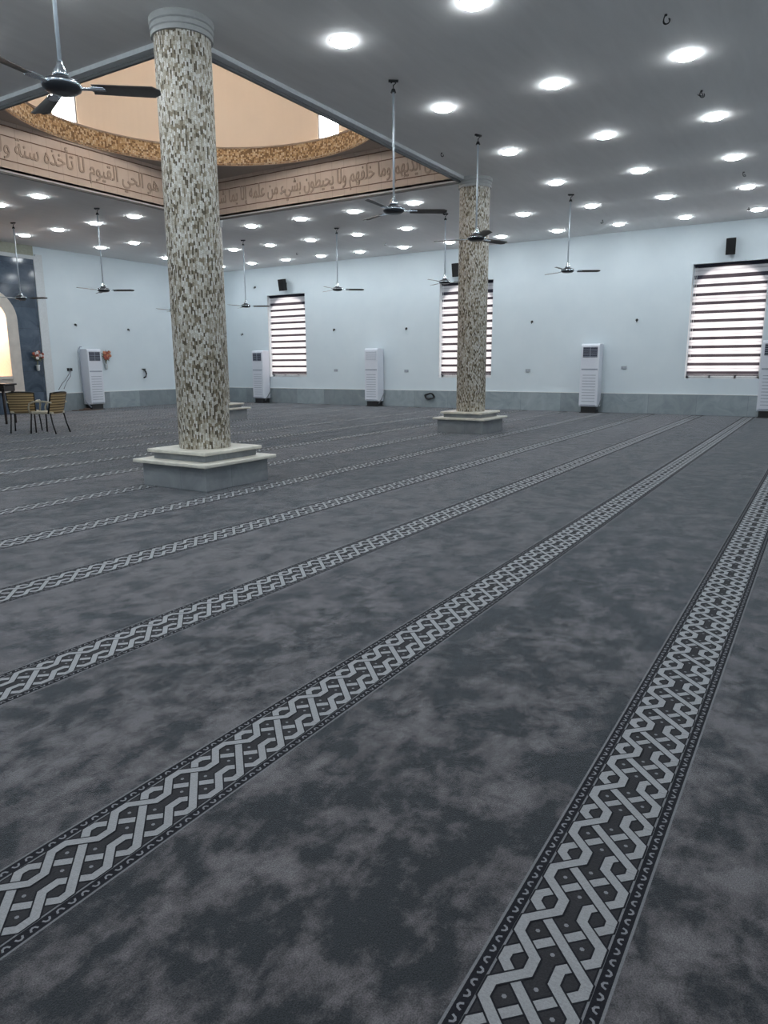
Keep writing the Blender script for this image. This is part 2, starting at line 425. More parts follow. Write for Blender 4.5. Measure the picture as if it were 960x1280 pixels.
# white frame round the marble, pilaster and cornice
b = MB(); b.box(x0, PX1+.11, YL-.13, YL+.02, zt, zt+.10); b.box(PX1, PX1+.11, YL-.13, YL+.02, 0, zt)
b.box(PX1+.11, PX1+.32, YL-.05, YL+.02, .52, 4.5)
struct(b.build('trim_4', M['moulding']))
b = MB(); b.box(x0, PX1+.05, YL-.06, YL+.02, zt+.10, H); struct(b.build('trim_5', M['cornice']))

# skirting
SZ = .527
b = MB(); b.box(XR-.022, XR+.01, YN, YL, 0, SZ, 0); b.box(XR-.026, XR+.01, YN, YL, SZ, SZ+.018, 1)
struct(b.build('baseboard_right', [M['skirt'], M['white']]))
b = MB(); b.box(PX1+.11, XR-.03, YL-.022, YL+.01, 0, SZ, 0); b.box(PX1+.11, XR-.03, YL-.026, YL+.01, SZ, SZ+.018, 1)
struct(b.build('baseboard_left', [M['skirt'], M['white']]))

# ------------------------------------------------------------------ floor: carpet with woven rows
def floor():
    b = MB()
    b.face([(XB, YN, 0), (XR, YN, 0), (XR, YL, 0), (XB, YL, 0)], 0)
    P = .2058
    la, lb, lc, ld_ = .089, .030, -.028, -.089
    def strip(p, q, w, z, mi, ext=0.0):
        dx, dy = q[0]-p[0], q[1]-p[1]; L = sqrt(dx*dx+dy*dy)
        b.face([(p[0]-dy/L*w, p[1]+dx/L*w, z), (q[0]-dy/L*w, q[1]+dx/L*w, z), (q[0]+dy/L*w, q[1]-dx/L*w, z), (p[0]+dy/L*w, p[1]-dx/L*w, z)], mi)
    def poly(pts, w, z, mi):
        """mitred ribbon along pts"""
        n = len(pts); Ls = []; Rs = []
        for i in range(n):
            p = pts[i]; d0 = d1 = None
            if i > 0: d0 = ((p[0]-pts[i-1][0]), (p[1]-pts[i-1][1])); l = sqrt(d0[0]**2+d0[1]**2); d0 = (d0[0]/l, d0[1]/l)
            if i < n-1: d1 = ((pts[i+1][0]-p[0]), (pts[i+1][1]-p[1])); l = sqrt(d1[0]**2+d1[1]**2); d1 = (d1[0]/l, d1[1]/l)
            if d0 is None: nx, ny, k = -d1[1], d1[0], 1
            elif d1 is None: nx, ny, k = -d0[1], d0[0], 1
            else:
                nx, ny = -(d0[1]+d1[1]), d0[0]+d1[0]; l = sqrt(nx*nx+ny*ny); nx /= l; ny /= l; k = 1/max(.4, nx*-d0[1]+ny*d0[0])
            Ls.append((p[0]+nx*w*k, p[1]+ny*w*k, z)); Rs.append((p[0]-nx*w*k, p[1]-ny*w*k, z))
        for i in range(n-1): b.face([Ls[i], Ls[i+1], Rs[i+1], Rs[i]], mi)
    def ribbon(pts, z, near):
        if near: poly(pts, .0162, z, 3)
        poly(pts, .0118, z+.00018, 2)
    X0 = -.9
    kk = -1
    while True:
        yc = .3935+1.1895*kk
        if yc > YL-.3: break
        near = kk < 6
        z = .0006
        b.face([(XB, yc-.140, z), (XR-.03, yc-.140, z), (XR-.03, yc+.140, z), (XB, yc+.140, z)], 3)        # black ground of the row
        b.face([(XB, yc-.097, z+.0002), (XR-.03, yc-.097, z+.0002), (XR-.03, yc+.097, z+.0002), (XB, yc+.097, z+.0002)], 1)
        for s in (-1, 1):
            for e, w in ((.1385, .0032), (.1035, .0026)):
                b.face([(XB, yc+s*e-w, z+.0003), (XR-.03, yc+s*e-w, z+.0003), (XR-.03, yc+s*e+w, z+.0003), (XB, yc+s*e+w, z+.0003)], 4)
        n = int((XR-XB)/P)
        for i in range(n):
            # u0: centre of the inner flat of the S strand
            u0 = 1.2870+P*(i-int((1.287-XB)/P))
            if u0 < XB+.2 or u0 > XR-.35: continue
            hf = .022; Z = z+.0004
            def q(pts): return [(u0+a, yc+c) for a, c in pts]
            t = P-.028; tf = .014
            # full-width strand: upper flat at u0 (even) or lower flat at u0 (odd); both directions drawn per period
            for (a0, c0, a1, c1, lev) in ((P-tf, la, tf, ld_, 2), (P-tf, ld_, tf, la, 0)):
                # lev 2: rises towards +u, lev 0: falls towards +u
                ribbon(q([(a0+.0142, c0), (a0, c0), (a1, c1), (a1-.0142, c1)]), Z+lev*.0004, near)
            ribbon(q([(0, lc), (hf, lc), (P/2-hf, ld_), (P/2, ld_)]), Z+.0004, near)
            ribbon(q([(0, lc), (-hf, lc), (-P/2+hf, ld_), (-P/2, ld_)]), Z+.0004, near)
            ribbon(q([(0, lb), (hf, lb), (P/2-hf, la), (P/2, la)]), Z+.0012, near)
            ribbon(q([(0, lb), (-hf, lb), (-P/2+hf, la), (-P/2, la)]), Z+.0012, near)
            if near:
                for a, c in ((0, .052), (0, -.052), (-.05, 0), (.05, 0)):
                    uc, vc = u0+P/2+a, yc+c
                    b.face([(uc+.0058*cos(t_*pi/3), vc+.0058*sin(t_*pi/3), Z+.0001) for t_ in range(6)], 5)
                nc = 6
                for j in range(nc):
                    for s in (-1, 1):
                        uc = u0+P*j/nc; e = yc+s*.121; sg = 1 if j % 2 else -1
                        pts = [(uc-.009, e-sg*.005), (uc-.0055, e+sg*.003), (uc, e+sg*.0055), (uc+.0055, e+sg*.003), (uc+.009, e-sg*.005)]
                        poly(pts, .0026, z+.0003, 5)
        kk += 1
    return struct(b.build('floor', [M['carpet'], M['field'], M['ribbon'], M['outline'], M['edge'], M['chevron']], fix=False))
floor()

# ------------------------------------------------------------------ ceiling, opening and dome
b = MB()
for (a0, a1, c0, c1) in ((XB, XR, YN, OY0), (XB, XR, OY1, YL), (XB, OX0, OY0, OY1), (OX1, XR, OY0, OY1)):
    b.face([(a0, c0, H), (a0, c1, H), (a1, c1, H), (a1, c0, H)])
struct(b.build('ceiling', M['ceiling'], fix=False))
# moulding round the edge of the opening
b = MB(); t = .13; zl = H-.05
for (a0, a1, c0, c1) in ((OX0-t, OX1+t, OY0-t, OY0), (OX0-t, OX1+t, OY1, OY1+t), (OX0-t, OX0, OY0, OY1), (OX1, OX1+t, OY0, OY1)):
    b.box(a0, a1, c0, c1, zl, H+.02, 0)
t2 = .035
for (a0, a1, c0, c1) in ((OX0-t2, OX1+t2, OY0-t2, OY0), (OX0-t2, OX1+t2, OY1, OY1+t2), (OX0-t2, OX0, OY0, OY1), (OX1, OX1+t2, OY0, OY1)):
    b.box(a0, a1, c0, c1, zl-.035, zl, 1)  # inner lip, its shadow put into the dark colour
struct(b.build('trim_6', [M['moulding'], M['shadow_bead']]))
# frieze walls of the square well, grooves and soffit with round hole
b = MB()
for (p, q) in (((OX0, OY0), (OX1, OY0)), ((OX1, OY0), (OX1, OY1)), ((OX1, OY1), (OX0, OY1)), ((OX0, OY1), (OX0, OY0))):
    d = Vector((q[0]-p[0], q[1]-p[1])).normalized(); nrm = Vector((-d.y, d.x))   # inward
    P0, P1 = Vector(p), Vector(q)
    b.face([(*P0, H-.02), (*P1, H-.02), (*P1, ZS), (*P0, ZS)], 0)
    for z0, z1, off, mi in ((4.862, 4.878, .004, 1), (5.262, 5.278, .004, 1), (5.425, 5.44, .004, 1), (5.44, ZS, .03, 0)):
        a, c = P0+nrm*off, P1+nrm*off
        b.face([(*a, z0), (*c, z0), (*c, z1), (*a, z1)], mi)
        b.face([(*a, z0), (*c, z0), (*P1, z0), (*P0, z0)], mi)
frieze = struct(b.build('trim_7', [M['frieze'], M['groove']], fix=False))
RD = 3.17
b = MB(); n = 96
def sqp(a):
    x, y = cos(a), sin(a); hx, hy = (OX1-OX0)/2, (OY1-OY0)/2
    k = min(hx/abs(x) if abs(x) > 1e-9 else 1e9, hy/abs(y) if abs(y) > 1e-9 else 1e9); return (DCX+x*k, DCY+y*k)
for k in range(n):
    a0, a1 = 2*pi*k/n, 2*pi*(k+1)/n
    p0, p1 = sqp(a0), sqp(a1); i0 = (DCX+RD*cos(a0), DCY+RD*sin(a0)); i1 = (DCX+RD*cos(a1), DCY+RD*sin(a1))
    b.face([(*p0, ZS), (*p1, ZS), (*i1, ZS), (*i0, ZS)])
struct(b.build('trim_8', M['soffit'], fix=False))
# gold mosaic ring band
ring = MB()
prof = [(RD, ZS-.015), (RD, ZS+.30), (RD+.02, ZS+.32), (RD+.12, ZS+.32)]
ring.lathe([(r_, z_-ZS) for r_, z_ in prof], 128, (0, 0, 0), caps=False)
ro = struct(ring.build('trim_9', M['goldmosaic'], loc=(DCX, DCY, ZS), fix=False))
b = MB(); b.lathe([(RD-.012, ZS-.03), (RD+.02, ZS-.03), (RD+.02, ZS), (RD-.012, ZS+.012)], 128, (DCX, DCY, 0), caps=False); b.lathe([(RD-.012, ZS+.30), (RD+.02, ZS+.30), (RD+.02, ZS+.335), (RD-.012, ZS+.335)], 128, (DCX, DCY, 0), caps=False)
struct(b.build('trim_10', M['frieze'], fix=False))
# drum with windows and dome shell
RW = RD+.10
b = MB(); n = 144; zw0, zw1, zd = ZS+.30, 7.4, 7.9
wins = [radians(94.4), radians(-5.4), radians(184.4), radians(274.4)]
hw = radians(5.0)
edges = sorted(set([2*pi*k/n for k in range(n)]+[(w+s*hw) % (2*pi) for w in wins for s in (-1, 1)]))
edges.append(edges[0]+2*pi)
def inwin(a): return any(abs((a-w+pi) % (2*pi)-pi) < hw for w in wins)
for a0, a1 in zip(edges, edges[1:]):
    if a1-a0 < 1e-6: continue
    P = lambda a, z, r=RW: (DCX+r*cos(a), DCY+r*sin(a), z)
    am = (a0+a1)/2
    if inwin(am):
        b.face([P(a0, zw0), P(a1, zw0), P(a1, ZS+.36), P(a0, ZS+.36)], 0, True); b.face([P(a0, zw1), P(a1, zw1), P(a1, zd), P(a0, zd)], 0, True)
    else: b.face([P(a0, zw0), P(a1, zw0), P(a1, zd), P(a0, zd)], 0, True)
for i in range(16):
    t0, t1 = pi/2*i/16, pi/2*(i+1)/16
    for k in range(48):
        a0, a1 = 2*pi*k/48, 2*pi*(k+1)/48
        b.face([(DCX+RW*cos(t)*cos(a), DCY+RW*cos(t)*sin(a), zd+RW*sin(t)*.9) for t, a in ((t0, a0), (t0, a1), (t1, a1), (t1, a0))], 0, True)
for w in wins:   # reveals
    for s in (-1, 1):
        a = w+s*hw; b.face([(DCX+r_*cos(a), DCY+r_*sin(a), z) for r_, z in ((RW, ZS+.36), (RW+.25, ZS+.36), (RW+.25, zw1), (RW, zw1))], 0)
    for z in (ZS+.36, zw1): b.face([(DCX+r_*cos(w+s*hw), DCY+r_*sin(w+s*hw), z) for r_, s in ((RW, -1), (RW, 1), (RW+.25, 1), (RW+.25, -1))], 0)
struct(b.build('dome_drum', M['drum'], fix=False))
for i, w in enumerate(wins):
    Mx = Matrix.Translation((DCX, DCY, 0)) @ Matrix.Rotation(w, 4, 'Z')
    W2 = (RW+.1)*sin(hw)
    f = MB()
    for y in (-W2+.01, W2-.01): f.box(RW+.0, RW+.06, y-.022, y+.022, ZS+.36, zw1, M=Mx)
    f.box(RW+.0, RW+.06, -W2, W2, zw1-.05, zw1, M=Mx)
    wo = struct(f.build('window_%d' % (i+4), M['dark_frame']))
    p = MB(); p.box(RW+.07, RW+.08, -W2-.02, W2+.02, ZS+.34, zw1, M=Mx); p.build('pane', M['daylight'], wo)

# Arabic inscription in relief on the two frieze faces in view
BASE = {'ء': 0xFE80, 'أ': 0xFE83, 'إ': 0xFE87, 'ا': 0xFE8D, 'ب': 0xFE8F, 'ة': 0xFE93, 'ت': 0xFE95, 'ح': 0xFEA1, 'خ': 0xFEA5, 'د': 0xFEA9, 'ذ': 0xFEAB, 'ر': 0xFEAD,
        'س': 0xFEB1, 'ش': 0xFEB5, 'ض': 0xFEBD, 'ط': 0xFEC1, 'ع': 0xFEC9, 'ف': 0xFED1, 'ق': 0xFED5, 'ك': 0xFED9, 'ل': 0xFEDD, 'م': 0xFEE1, 'ن': 0xFEE5, 'ه': 0xFEE9, 'و': 0xFEED, 'ي': 0xFEF1}
NOJOIN = set('ءأإادذرةو')
def shape(txt):
    out = []
    for w in txt.split(' '):
        cs = []
        for i, ch in enumerate(w):
            pj = i > 0 and w[i-1] not in NOJOIN and ch != 'ء'
            nj = i < len(w)-1 and ch not in NOJOIN and w[i+1] != 'ء'
            base = BASE[ch]
            if ch == 'ء': k = 0
            elif ch in NOJOIN: k = 1 if pj else 0
            else: k = 3 if (pj and nj) else 2 if nj else 1 if pj else 0
            cs.append(chr(base+k))
        out.append(''.join(cs))
    return ' '.join(out)[::-1]
def inscription(name, txt, width, mat_world, label):
    c = bpy.data.curves.new(name, 'FONT'); c.body = shape(txt); c.size = .40; c.extrude = .009; c.align_x = 'CENTER'; c.offset = .003; c.resolution_u = 3
    t = bpy.data.objects.new(name+'_text', c); COL.objects.link(t)
    dg = bpy.context.evaluated_depsgraph_get()
    me = bpy.data.meshes.new_from_object(t.evaluated_get(dg)); bpy.data.objects.remove(t)
    xs = [v.co.x for v in me.vertices]; k = width/(max(xs)-min(xs)); mid = (max(xs)+min(xs))/2
    for v in me.vertices: v.co.x = (v.co.x-mid)*k
    me.materials.clear(); me.materials.append(M['script'])
    o = bpy.data.objects.new(name, me); COL.objects.link(o); o.matrix_world = mat_world
    o.parent = frieze; return o
inscription('carved_script', 'الله لا إله إلا هو الحي القيوم لا تأخذه سنة ولا نوم له ما في', OX1-OX0-.3,
    Matrix.Translation((DCX, OY1-.006, 4.985)) @ Matrix.Rotation(pi/2, 4, 'X'), 'raised brown Arabic script along the tan frieze left of the nearest column')
inscription('carved_script', 'ما بين أيديهم وما خلفهم ولا يحيطون بشيء من علمه إلا بما شاء', OY1-OY0-.3,
    Matrix.Translation((OX1-.006, DCY, 4.985)) @ Matrix.Rotation(-pi/2, 4, 'Z') @ Matrix.Rotation(pi/2, 4, 'X'), 'raised brown Arabic script along the tan frieze between the two tall columns')

# ------------------------------------------------------------------ columns
def column(x, y, label, shade):
    t = thing('mosaic_column', label, 'column', (x, y, 0))
    b = MB(); b.box(-.49, .49, -.49, .49, 0, .26); b.build('plinth_base', M['plinth'], t, .004)
    b = MB(); b.box(-.565, .565, -.565, .565, .26, .30); b.build('lower_slab', M['slab'], t, .01)
    b = MB(); b.box(-.40, .40, -.40, .40, .30, .372); b.build('upper_block', M['plinth'], t, .004)
    b = MB(); b.box(-.45, .45, -.45, .45, .372, .41); b.build('upper_slab', M['slab'], t, .01)
    b = MB(); b.lathe([(.280, 0), (.285, .01), (.285, 4.14), (.285, 4.16)], 72); s = b.build('shaft', M['mosaic'], t); s.location = (0, 0, .41)
    b = MB(); z0 = 4.53
    b.lathe([(.285, z0+.02), (.306, z0+.02), (.310, z0+.055), (.302, z0+.062), (.302, z0+.068), (.314, z0+.075), (.314, z0+.11), (.306, z0+.117), (.306, z0+.122), (.322, z0+.13), (.322, H)], 72, smooth=False)
    b.build('capital', M['capital'], t)
    return t
c1 = column(5.72, 5.95, 'tall cream and brown mosaic column nearest the viewer, beneath the dome corner', 0)
dup(c1, (12.98, 6.02, 0), label='mosaic column in front of the middle blind-covered window')
dup(c1, (12.92, 12.9, 0), label='mosaic column hidden behind the nearest one, only its stepped grey plinth showing')

# ------------------------------------------------------------------ downlights
LX = [6.94, 9.31, 11.68, 14.02, 16.42, 18.85]
LY = [1.74, 3.27, 4.81, 6.37, 7.93, 9.49, 11.0, 12.55, 14.03, 15.44, 16.92, 18.36]
def hidden(x, y):
    d = sqrt(x*x+y*y)
    for cx, cy in ((5.72, 5.95), (12.98, 6.02)):
        dc = sqrt(cx*cx+cy*cy)
        if dc < d and abs(x*cy-y*cx)/d < .26: return True
    return False
def make_light():
    t = thing('recessed_downlight', '', 'ceiling light', (0, 0, H), 0, 'round ceiling downlights')
    b = MB(); b.lathe([(.132, -.003), (.133, -.005), (.142, -.004), (.145, 0)], 32, caps=False); b.build('bezel', M['white'], t, fix=False)
    b = MB(); b.lathe([(.001, -.040), (.06, -.038), (.105, -.030), (.125, -.018), (.131, -.006), (.131, -.003), (.001, -.003)], 32, caps=False); b.build('diffuser', M['lamp'], t)
    sd = bpy.data.lights.new('downlight_beam', 'SPOT'); sd.energy = SPOT_W; sd.color = (.90, .965, 1.0); sd.spot_size = radians(150); sd.spot_blend = 1; sd.shadow_soft_size = .11
    so = bpy.data.objects.new('downlight_beam', sd); COL.objects.link(so); so.parent = t; so.location = (0, 0, -.055)
    return t
ORD = ['first', 'second', 'third', 'fourth', 'fifth', 'sixth', 'seventh', 'eighth', 'ninth', 'tenth', 'eleventh', 'twelfth']
ROWN = {5: 'in the row closest to the window wall', 4: 'in the second row from the window wall', 3: 'in the third row from the window wall',
        2: 'in the fourth row from window wall', 1: 'in the fifth row from window wall', 0: 'in the row nearest the viewer'}
SPOT_W = 24
L0 = None
for i, x in enumerate(LX):
    seen = []
    for y in LY:
        if OX0-.2 < x < OX1+.2 and OY0-.2 < y < OY1+.2: continue
        px, py, z = project((x, y, H))
        if not (-14 < px < 972 and py > -14): continue
        if hidden(x, y): continue
        seen.append((px, y))
    seen.sort(key=lambda s: -s[0])
    rightn = [s for s in seen if s[1] < 6.2]; leftn = [s for s in seen if s[1] > 12.4]
    for k, (px, y) in enumerate(seen):
        if i >= 3: lab = 'lit round downlight, %s from the right %s' % (ORD[k], ROWN[i])
        elif y < 6.2: lab = 'lit downlight right of dome opening, %s from right %s' % (ORD[k], ROWN[i])
        else: lab = 'lit downlight left of dome opening, %s from left %s' % (ORD[len(seen)-1-k], ROWN[i])
        if L0 is None: L0 = make_light(); L0.location = (x, y, H); L0['label'] = lab
        else: dup(L0, (x, y, H), label=lab)

# lamp grid continued out of view, added to brighten the near carpet
for x in (-.2, 2.17, 4.55):
    for y in [.2]+LY[:7]: dup(L0, (x, y, H), label='added unseen downlight overhead the viewer, above the top edge of the picture')

# ------------------------------------------------------------------ ceiling fans
def make_fan():
    t = thing('ceiling_fan', '', 'ceiling fan', (0, 0, 0), 0, 'ceiling fans on long rods')
    b = MB(); b.tube([(0, 0, -.01), (0, 0, .05), (.03, 0, .075), (.0, 0, .10), (-.03, 0, .075)], .008, 6); b.tube([(-.06, 0, .10), (.06, 0, .10)], .018, 8); b.lathe([(.035, -.03), (.02, .01)], 12)
    hk = b.build('hook', M['black'], t)
    b = MB(); b.tube([(0, 0, 0), (0, 0, -1.0)], .014, 10); rod = b.build('rod', M['rod'], t)
    b = MB(); b.lathe([(.018, .15), (.022, .13), (.040, .10), (.052, .07), (.058, .05)], 24); bell = b.build('canopy_bell', M['chrome'], t)
    b = MB(); b.lathe([(.055, .055), (.058, .04), (.095, .03), (.125, .015), (.135, -.005), (.13, -.03), (.10, -.05), (.05, -.058)], 32); mot = b.build('motor', M['fan_dark'], t)
    b = MB(); b.lathe([(.136, .0), (.139, -.004), (.139, -.012), (.134, -.018)], 32, caps=False); b.build('motor_ring', M['chrome'], mot, fix=False)
    for k in range(3):
        a = 2*pi*k/3; R = Matrix.Rotation(a, 4, 'Z')
        b = MB()
        # cambered, twisted blade with rounded tip
        prof = []
        ns = 10
        for i in range(ns+1):
            s = i/ns; r_ = .21+.47*s; w = (.055+.02*s) if s < .93 else .075*sqrt(max(0, 1-((s-.93)/.075)**2))+.004
            tw = radians(14-5*s); row = []
            for j in range(5):
                e = -1+j/2; row.append(R @ Vector((r_, e*w*cos(tw), -.02-e*w*sin(tw)+.010*(1-e*e))))
            prof.append(row)
        for i in range(ns):
            for j in range(4):
                for dz in (0, -.004):
                    q = [prof[i][j], prof[i+1][j], prof[i+1][j+1], prof[i][j+1]]
                    if dz: q = [p+Vector((0, 0, dz)) for p in q][::-1]
                    b.face(q, 0, True)
        for i in range(ns):
            for j in (0, 4):
                p, q = prof[i][j], prof[i+1][j]; dz = Vector((0, 0, -.004)); b.face([p, q, q+dz, p+dz])
        for i in (0, ns):
            for j in range(4):
                p, q = prof[i][j], prof[i][j+1]; dz = Vector((0, 0, -.004)); b.face([p, q, q+dz, p+dz])
        bl = b.build('blade', M['blade'], t, fix=False)
        g = MB(); g.box(.11, .30, -.022, .022, -.026, -.018, M=R); g.box(.20, .29, -.042, .042, -.024, -.018, M=R); g.build('blade_bracket', M['chrome'], bl)
    return t
fans = [  # x, y, hub z, rotation, label
    (3.50, 4.87, 3.28, -50, 'ceiling fan in the top left corner, in front of a bright dome window'),
    (8.13, 4.89, 3.24, -55, 'ceiling fan whose rod crosses the carved frieze, between the two tall columns'),
    (10.60, 4.88, 3.25, -20, 'ceiling fan hanging directly in front of the column before the middle window'),
    (15.38, 7.86, 3.23, -65, 'ceiling fan hanging at the top left corner of the middle window'),
    (15.12, 4.86, 3.24, -60, 'ceiling fan against blank white wall between the middle and right windows'),
    (15.40, 10.95, 3.25, -52, 'ceiling fan against the white wall between the left and middle windows'),
    (15.38, 14.10, 2.98, -62, 'ceiling fan hanging beside the top of the left window'),
    (10.66, 14.00, 3.01, -58, 'ceiling fan against the white niche wall, left of the nearest column'),
    (10.56, 17.02, 2.99, -65, 'ceiling fan hanging in front of the dark blue marble panel'),
    (15.38, 17.00, 3.00, -58, 'ceiling fan mostly hidden behind the nearest column, one blade tip showing'),
]
F0 = make_fan(); first = True
def place_fan(f, x, y, z, rz, label):
    f.location = (x, y, z); f.rotation_euler = (0, 0, radians(rz)); f['label'] = label
    for ch in f.children:
        n = ch.name.split('.')[0]
        if n == 'hook': ch.location = (0, 0, H-z-.11)
        if n == 'rod': ch.location = (0, 0, H-z-.10); ch.scale = (1, 1, H-z-.10-.12)
for i, (x, y, z, rz, lab) in enumerate(fans):
    f = F0 if i == 0 else dup(F0, (x, y, z))
    place_fan(f, x, y, z, rz, lab)

# dangling wires where fans are missing
wires = [(8.19, 1.75, 'black wire curl on the ceiling above the rightmost near downlight'), (10.54, 1.75, 'short black wire hook on the ceiling between two right-hand downlights'),
         (15.17, 1.69, 'black wire tangle on the ceiling above the top right window speaker'), (18.12, 5.02, 'black wire loop on the ceiling right of the fan on the blank wall'),
         (18.55, 1.90, 'small wire stub on the ceiling at the right edge near the window wall'), (17.96, 14.28, 'faint wire stub on the ceiling above the left window speaker'),
         (11.13, 5.77, 'tiny wire end on the ceiling beside the dome opening edge'), (18.0, 11.1, 'small wire stub on the ceiling between the left and middle windows')]
for i, (x, y, lab) in enumerate(wires):
    b = MB(); rr = random.Random(i); k = .35 if 'tiny' in lab or 'small' in lab or 'faint' in lab else .48
    for s in range(2):
        pts = []; a = rr.uniform(0, 6)
        for j in range(12):
            tt = j/11; pts.append((x+k*(.07*sin(a+5*tt)*(.3+tt)), y+k*(.07*cos(a+5*tt)*(.3+tt)), H+.005-k*(.17*sin(tt*2.4))))
        b.tube(pts, .0055, 6)
    b.lathe([(.03*k, -.012), (.03*k, .0)], 12, (x, y, H))
    tag(b.build('ceiling_wire', M['cable']), lab, 'wire', 'loose wires on the ceiling')

# ------------------------------------------------------------------ blinds
blab = ['striped blind over the large window at the right edge', 'striped blind over the middle window, half behind a mosaic column', 'striped blind over the left window, beside an upright air conditioner']
for i, (a, c) in enumerate(WIN):
    t = thing('zebra_blind', blab[i], 'blind', (XR+.105, (a+c)/2, WZ0), 0, 'zebra window blinds')
    hwid = (c-a)/2-.028
    b = MB(); ht = WZ1-WZ0
    b.prism([(-.045, ht-.05), (.035, ht-.05), (.035, ht-.005), (-.02, ht-.005), (-.045, ht-.02)], 1, -hwid, hwid); b.build('headrail', M['band'], t)
    b = MB(); p = .2165; z = ht-.05; rr = random.Random(5)
    z0 = .10
    def quad(za, zb, mi, x=0.0): b.face([(x, -hwid, za), (x, hwid, za), (x, hwid, zb), (x, -hwid, zb)], mi)
    k = 0
    while z > z0+.01:
        db = .074 if k > 1 else (.095 if k else .04)
        seq = [(db, 2), (.058, 0), (.022, 1), (p-db-.058-.022, 0)]
        for hgt, mi in seq:
            zb = max(z-hgt, z0)
            if z-zb > 1e-4: quad(zb, z, mi)
            z = zb
        k += 1
    b.build('fabric', [M['sheer'], M['sheer2'], M['band']], t, fix=False)
    b = MB(); b.box(-.016, .016, -hwid, hwid, .065, .10); b.build('bottom_rail', M['band'], t, .003)
    b = MB(); b.tube([(-.05, hwid-.03, ht-.08), (-.05, hwid-.03, .5), (-.05, hwid-.05, .47), (-.05, hwid-.07, .5), (-.05, hwid-.07, ht-.08)], .004, 6); b.build('pull_cord', M['white'], t)

# ------------------------------------------------------------------ wall speakers
def speaker(y, z, lab):
    t = thing('wall_speaker', lab, 'speaker', (XR, y, z), 0, 'black wall speakers')
    Rm = Matrix.Rotation(radians(12), 4, 'Y')
    b = MB(); b.prism([(-.30, -.11), (-.30, .11), (-.08, .085), (-.08, -.085)], 2, -.19, .19); bo = b.build('cabinet', M['speaker'], t, .008); bo.rotation_euler = (0, radians(-10), 0)
    b = MB(); b.box(-.308, -.30, -.10, .10, -.18, .18); g = b.build('grille', M['grille'], t, .002); g.rotation_euler = (0, radians(-10), 0)
    b = MB(); b.box(-.01, .0, -.03, .03, -.06, .06); b.tube([(0, 0, 0), (-.10, 0, .01)], .014, 8); b.build('wall_bracket', M['black'], t)
speaker(2.33, 4.14, 'black speaker on the wall above the right window')
speaker(9.72, 4.12, 'black speaker above the middle window, mostly behind the column')
speaker(16.40, 4.10, 'black speaker on the wall above the left window')

# ------------------------------------------------------------------ floor-standing air conditioners
def ac(lab, loc, rz, closed=False, hose=False, mirror=1):
    """local frame: front faces -x, wall at x = 0, width along y"""
    t = thing('air_conditioner', lab, 'air conditioner', loc, rz, 'upright floor air conditioners')
    W, D, Z0, Z1 = .25, .40, .17, 1.86
    b = MB()
    prof = [(-.03, Z0), (-.03, Z1), (-D+.05, Z1), (-D+.01, Z1-.03), (-D, Z1-.08), (-D, Z0+.06), (-D+.02, Z0)]
    b.prism(prof, 1, -W, W); b.build('body', M['ac_white'], t, .012)
    b = MB(); b.box(-D+.05, -.05, -W+.05, W-.05, .01, Z0+.01); b.box(-D+.02, -.02, -W+.02, W-.02, 0, .02); b.build('stand', M['stand'], t)
    # upper outlet
    v = MB(); zt0, zt1 = 1.50, 1.775
    v.box(-D-.006, -D+.01, -W+.055, W-.055, zt0, zt1)
    vo = v.build('air_outlet', M['ac_slat'] if closed else M['ac_dark'], t, .003)
    s = MB()
    for k in range(6):
        z = zt0+.025+k*.046
        s.box(-D-.014, -D-.004, -W+.06, W-.06, z-(.016 if closed else .004), z+(.016 if closed else .004))
    for y in ((0,) if not closed else ()): s.box(-D-.013, -D-.005, y-.004, y+.004, zt0, zt1)
    s.build('louvre', M['ac_white'] if closed else M['ac_slat'], vo)
    p = MB(); p.box(-D-.004, -D+.01, -W+.03, W-.03, 1.16, 1.20); p.build('display_strip', M['ac_grey'], t, .002)
    g = MB()
    for k in range(10):
        z = .32+k*.078; g.box(-D-.003, -D+.01, -W+.07, W-.07, z-.008, z+.008)
    g.box(-D-.003, -D+.01, -W+.05, W-.05, .205, .23)
    g.build('intake_grille', M['ac_grey'], t)
    h = MB()
    if hose:
        h.tube([(-.06, mirror*(W+.03), 1.86), (-.06, mirror*(W+.035), 1.2), (-.08, mirror*(W+.03), .6), (-.14, mirror*(W+.04), .32), (-.26, mirror*(W+.02), .18), (-.34, mirror*(W-.03), .08)], .017, 8)
        h.tube([(-.02, mirror*W*.6, 1.93), (-.03, mirror*W*.9, 1.93), (-.06, mirror*(W+.03), 1.86)], .017, 8)
    else:
        h.tube([(-.015, -W-.03, .50), (-.10, -W-.03, .36), (-.22, -W-.02, .22), (-.30, -W+.02, .10)], .016, 8)
    h.build('drain_hose', M['insul'] if not hose else M['ac_grey'], t)
    return t
ac('white upright air conditioner on the niche wall, left of the nearest column', (14.25, YL-.03, 0), radians(90), hose=True, mirror=1)
ac('white upright air conditioner beside the left window', (XR-.03, 17.50, 0), 0)
ac('white upright air conditioner with closed white louvres, between left and middle windows', (XR-.03, 12.63, 0), 0, closed=True)
ac('white upright air conditioner between the mosaic column and the right window', (XR-.03, 5.55, 0), 0)
ac('white upright air conditioner cut off by the right edge, under the right window', (XR-.03, 1.17, 0), 0)

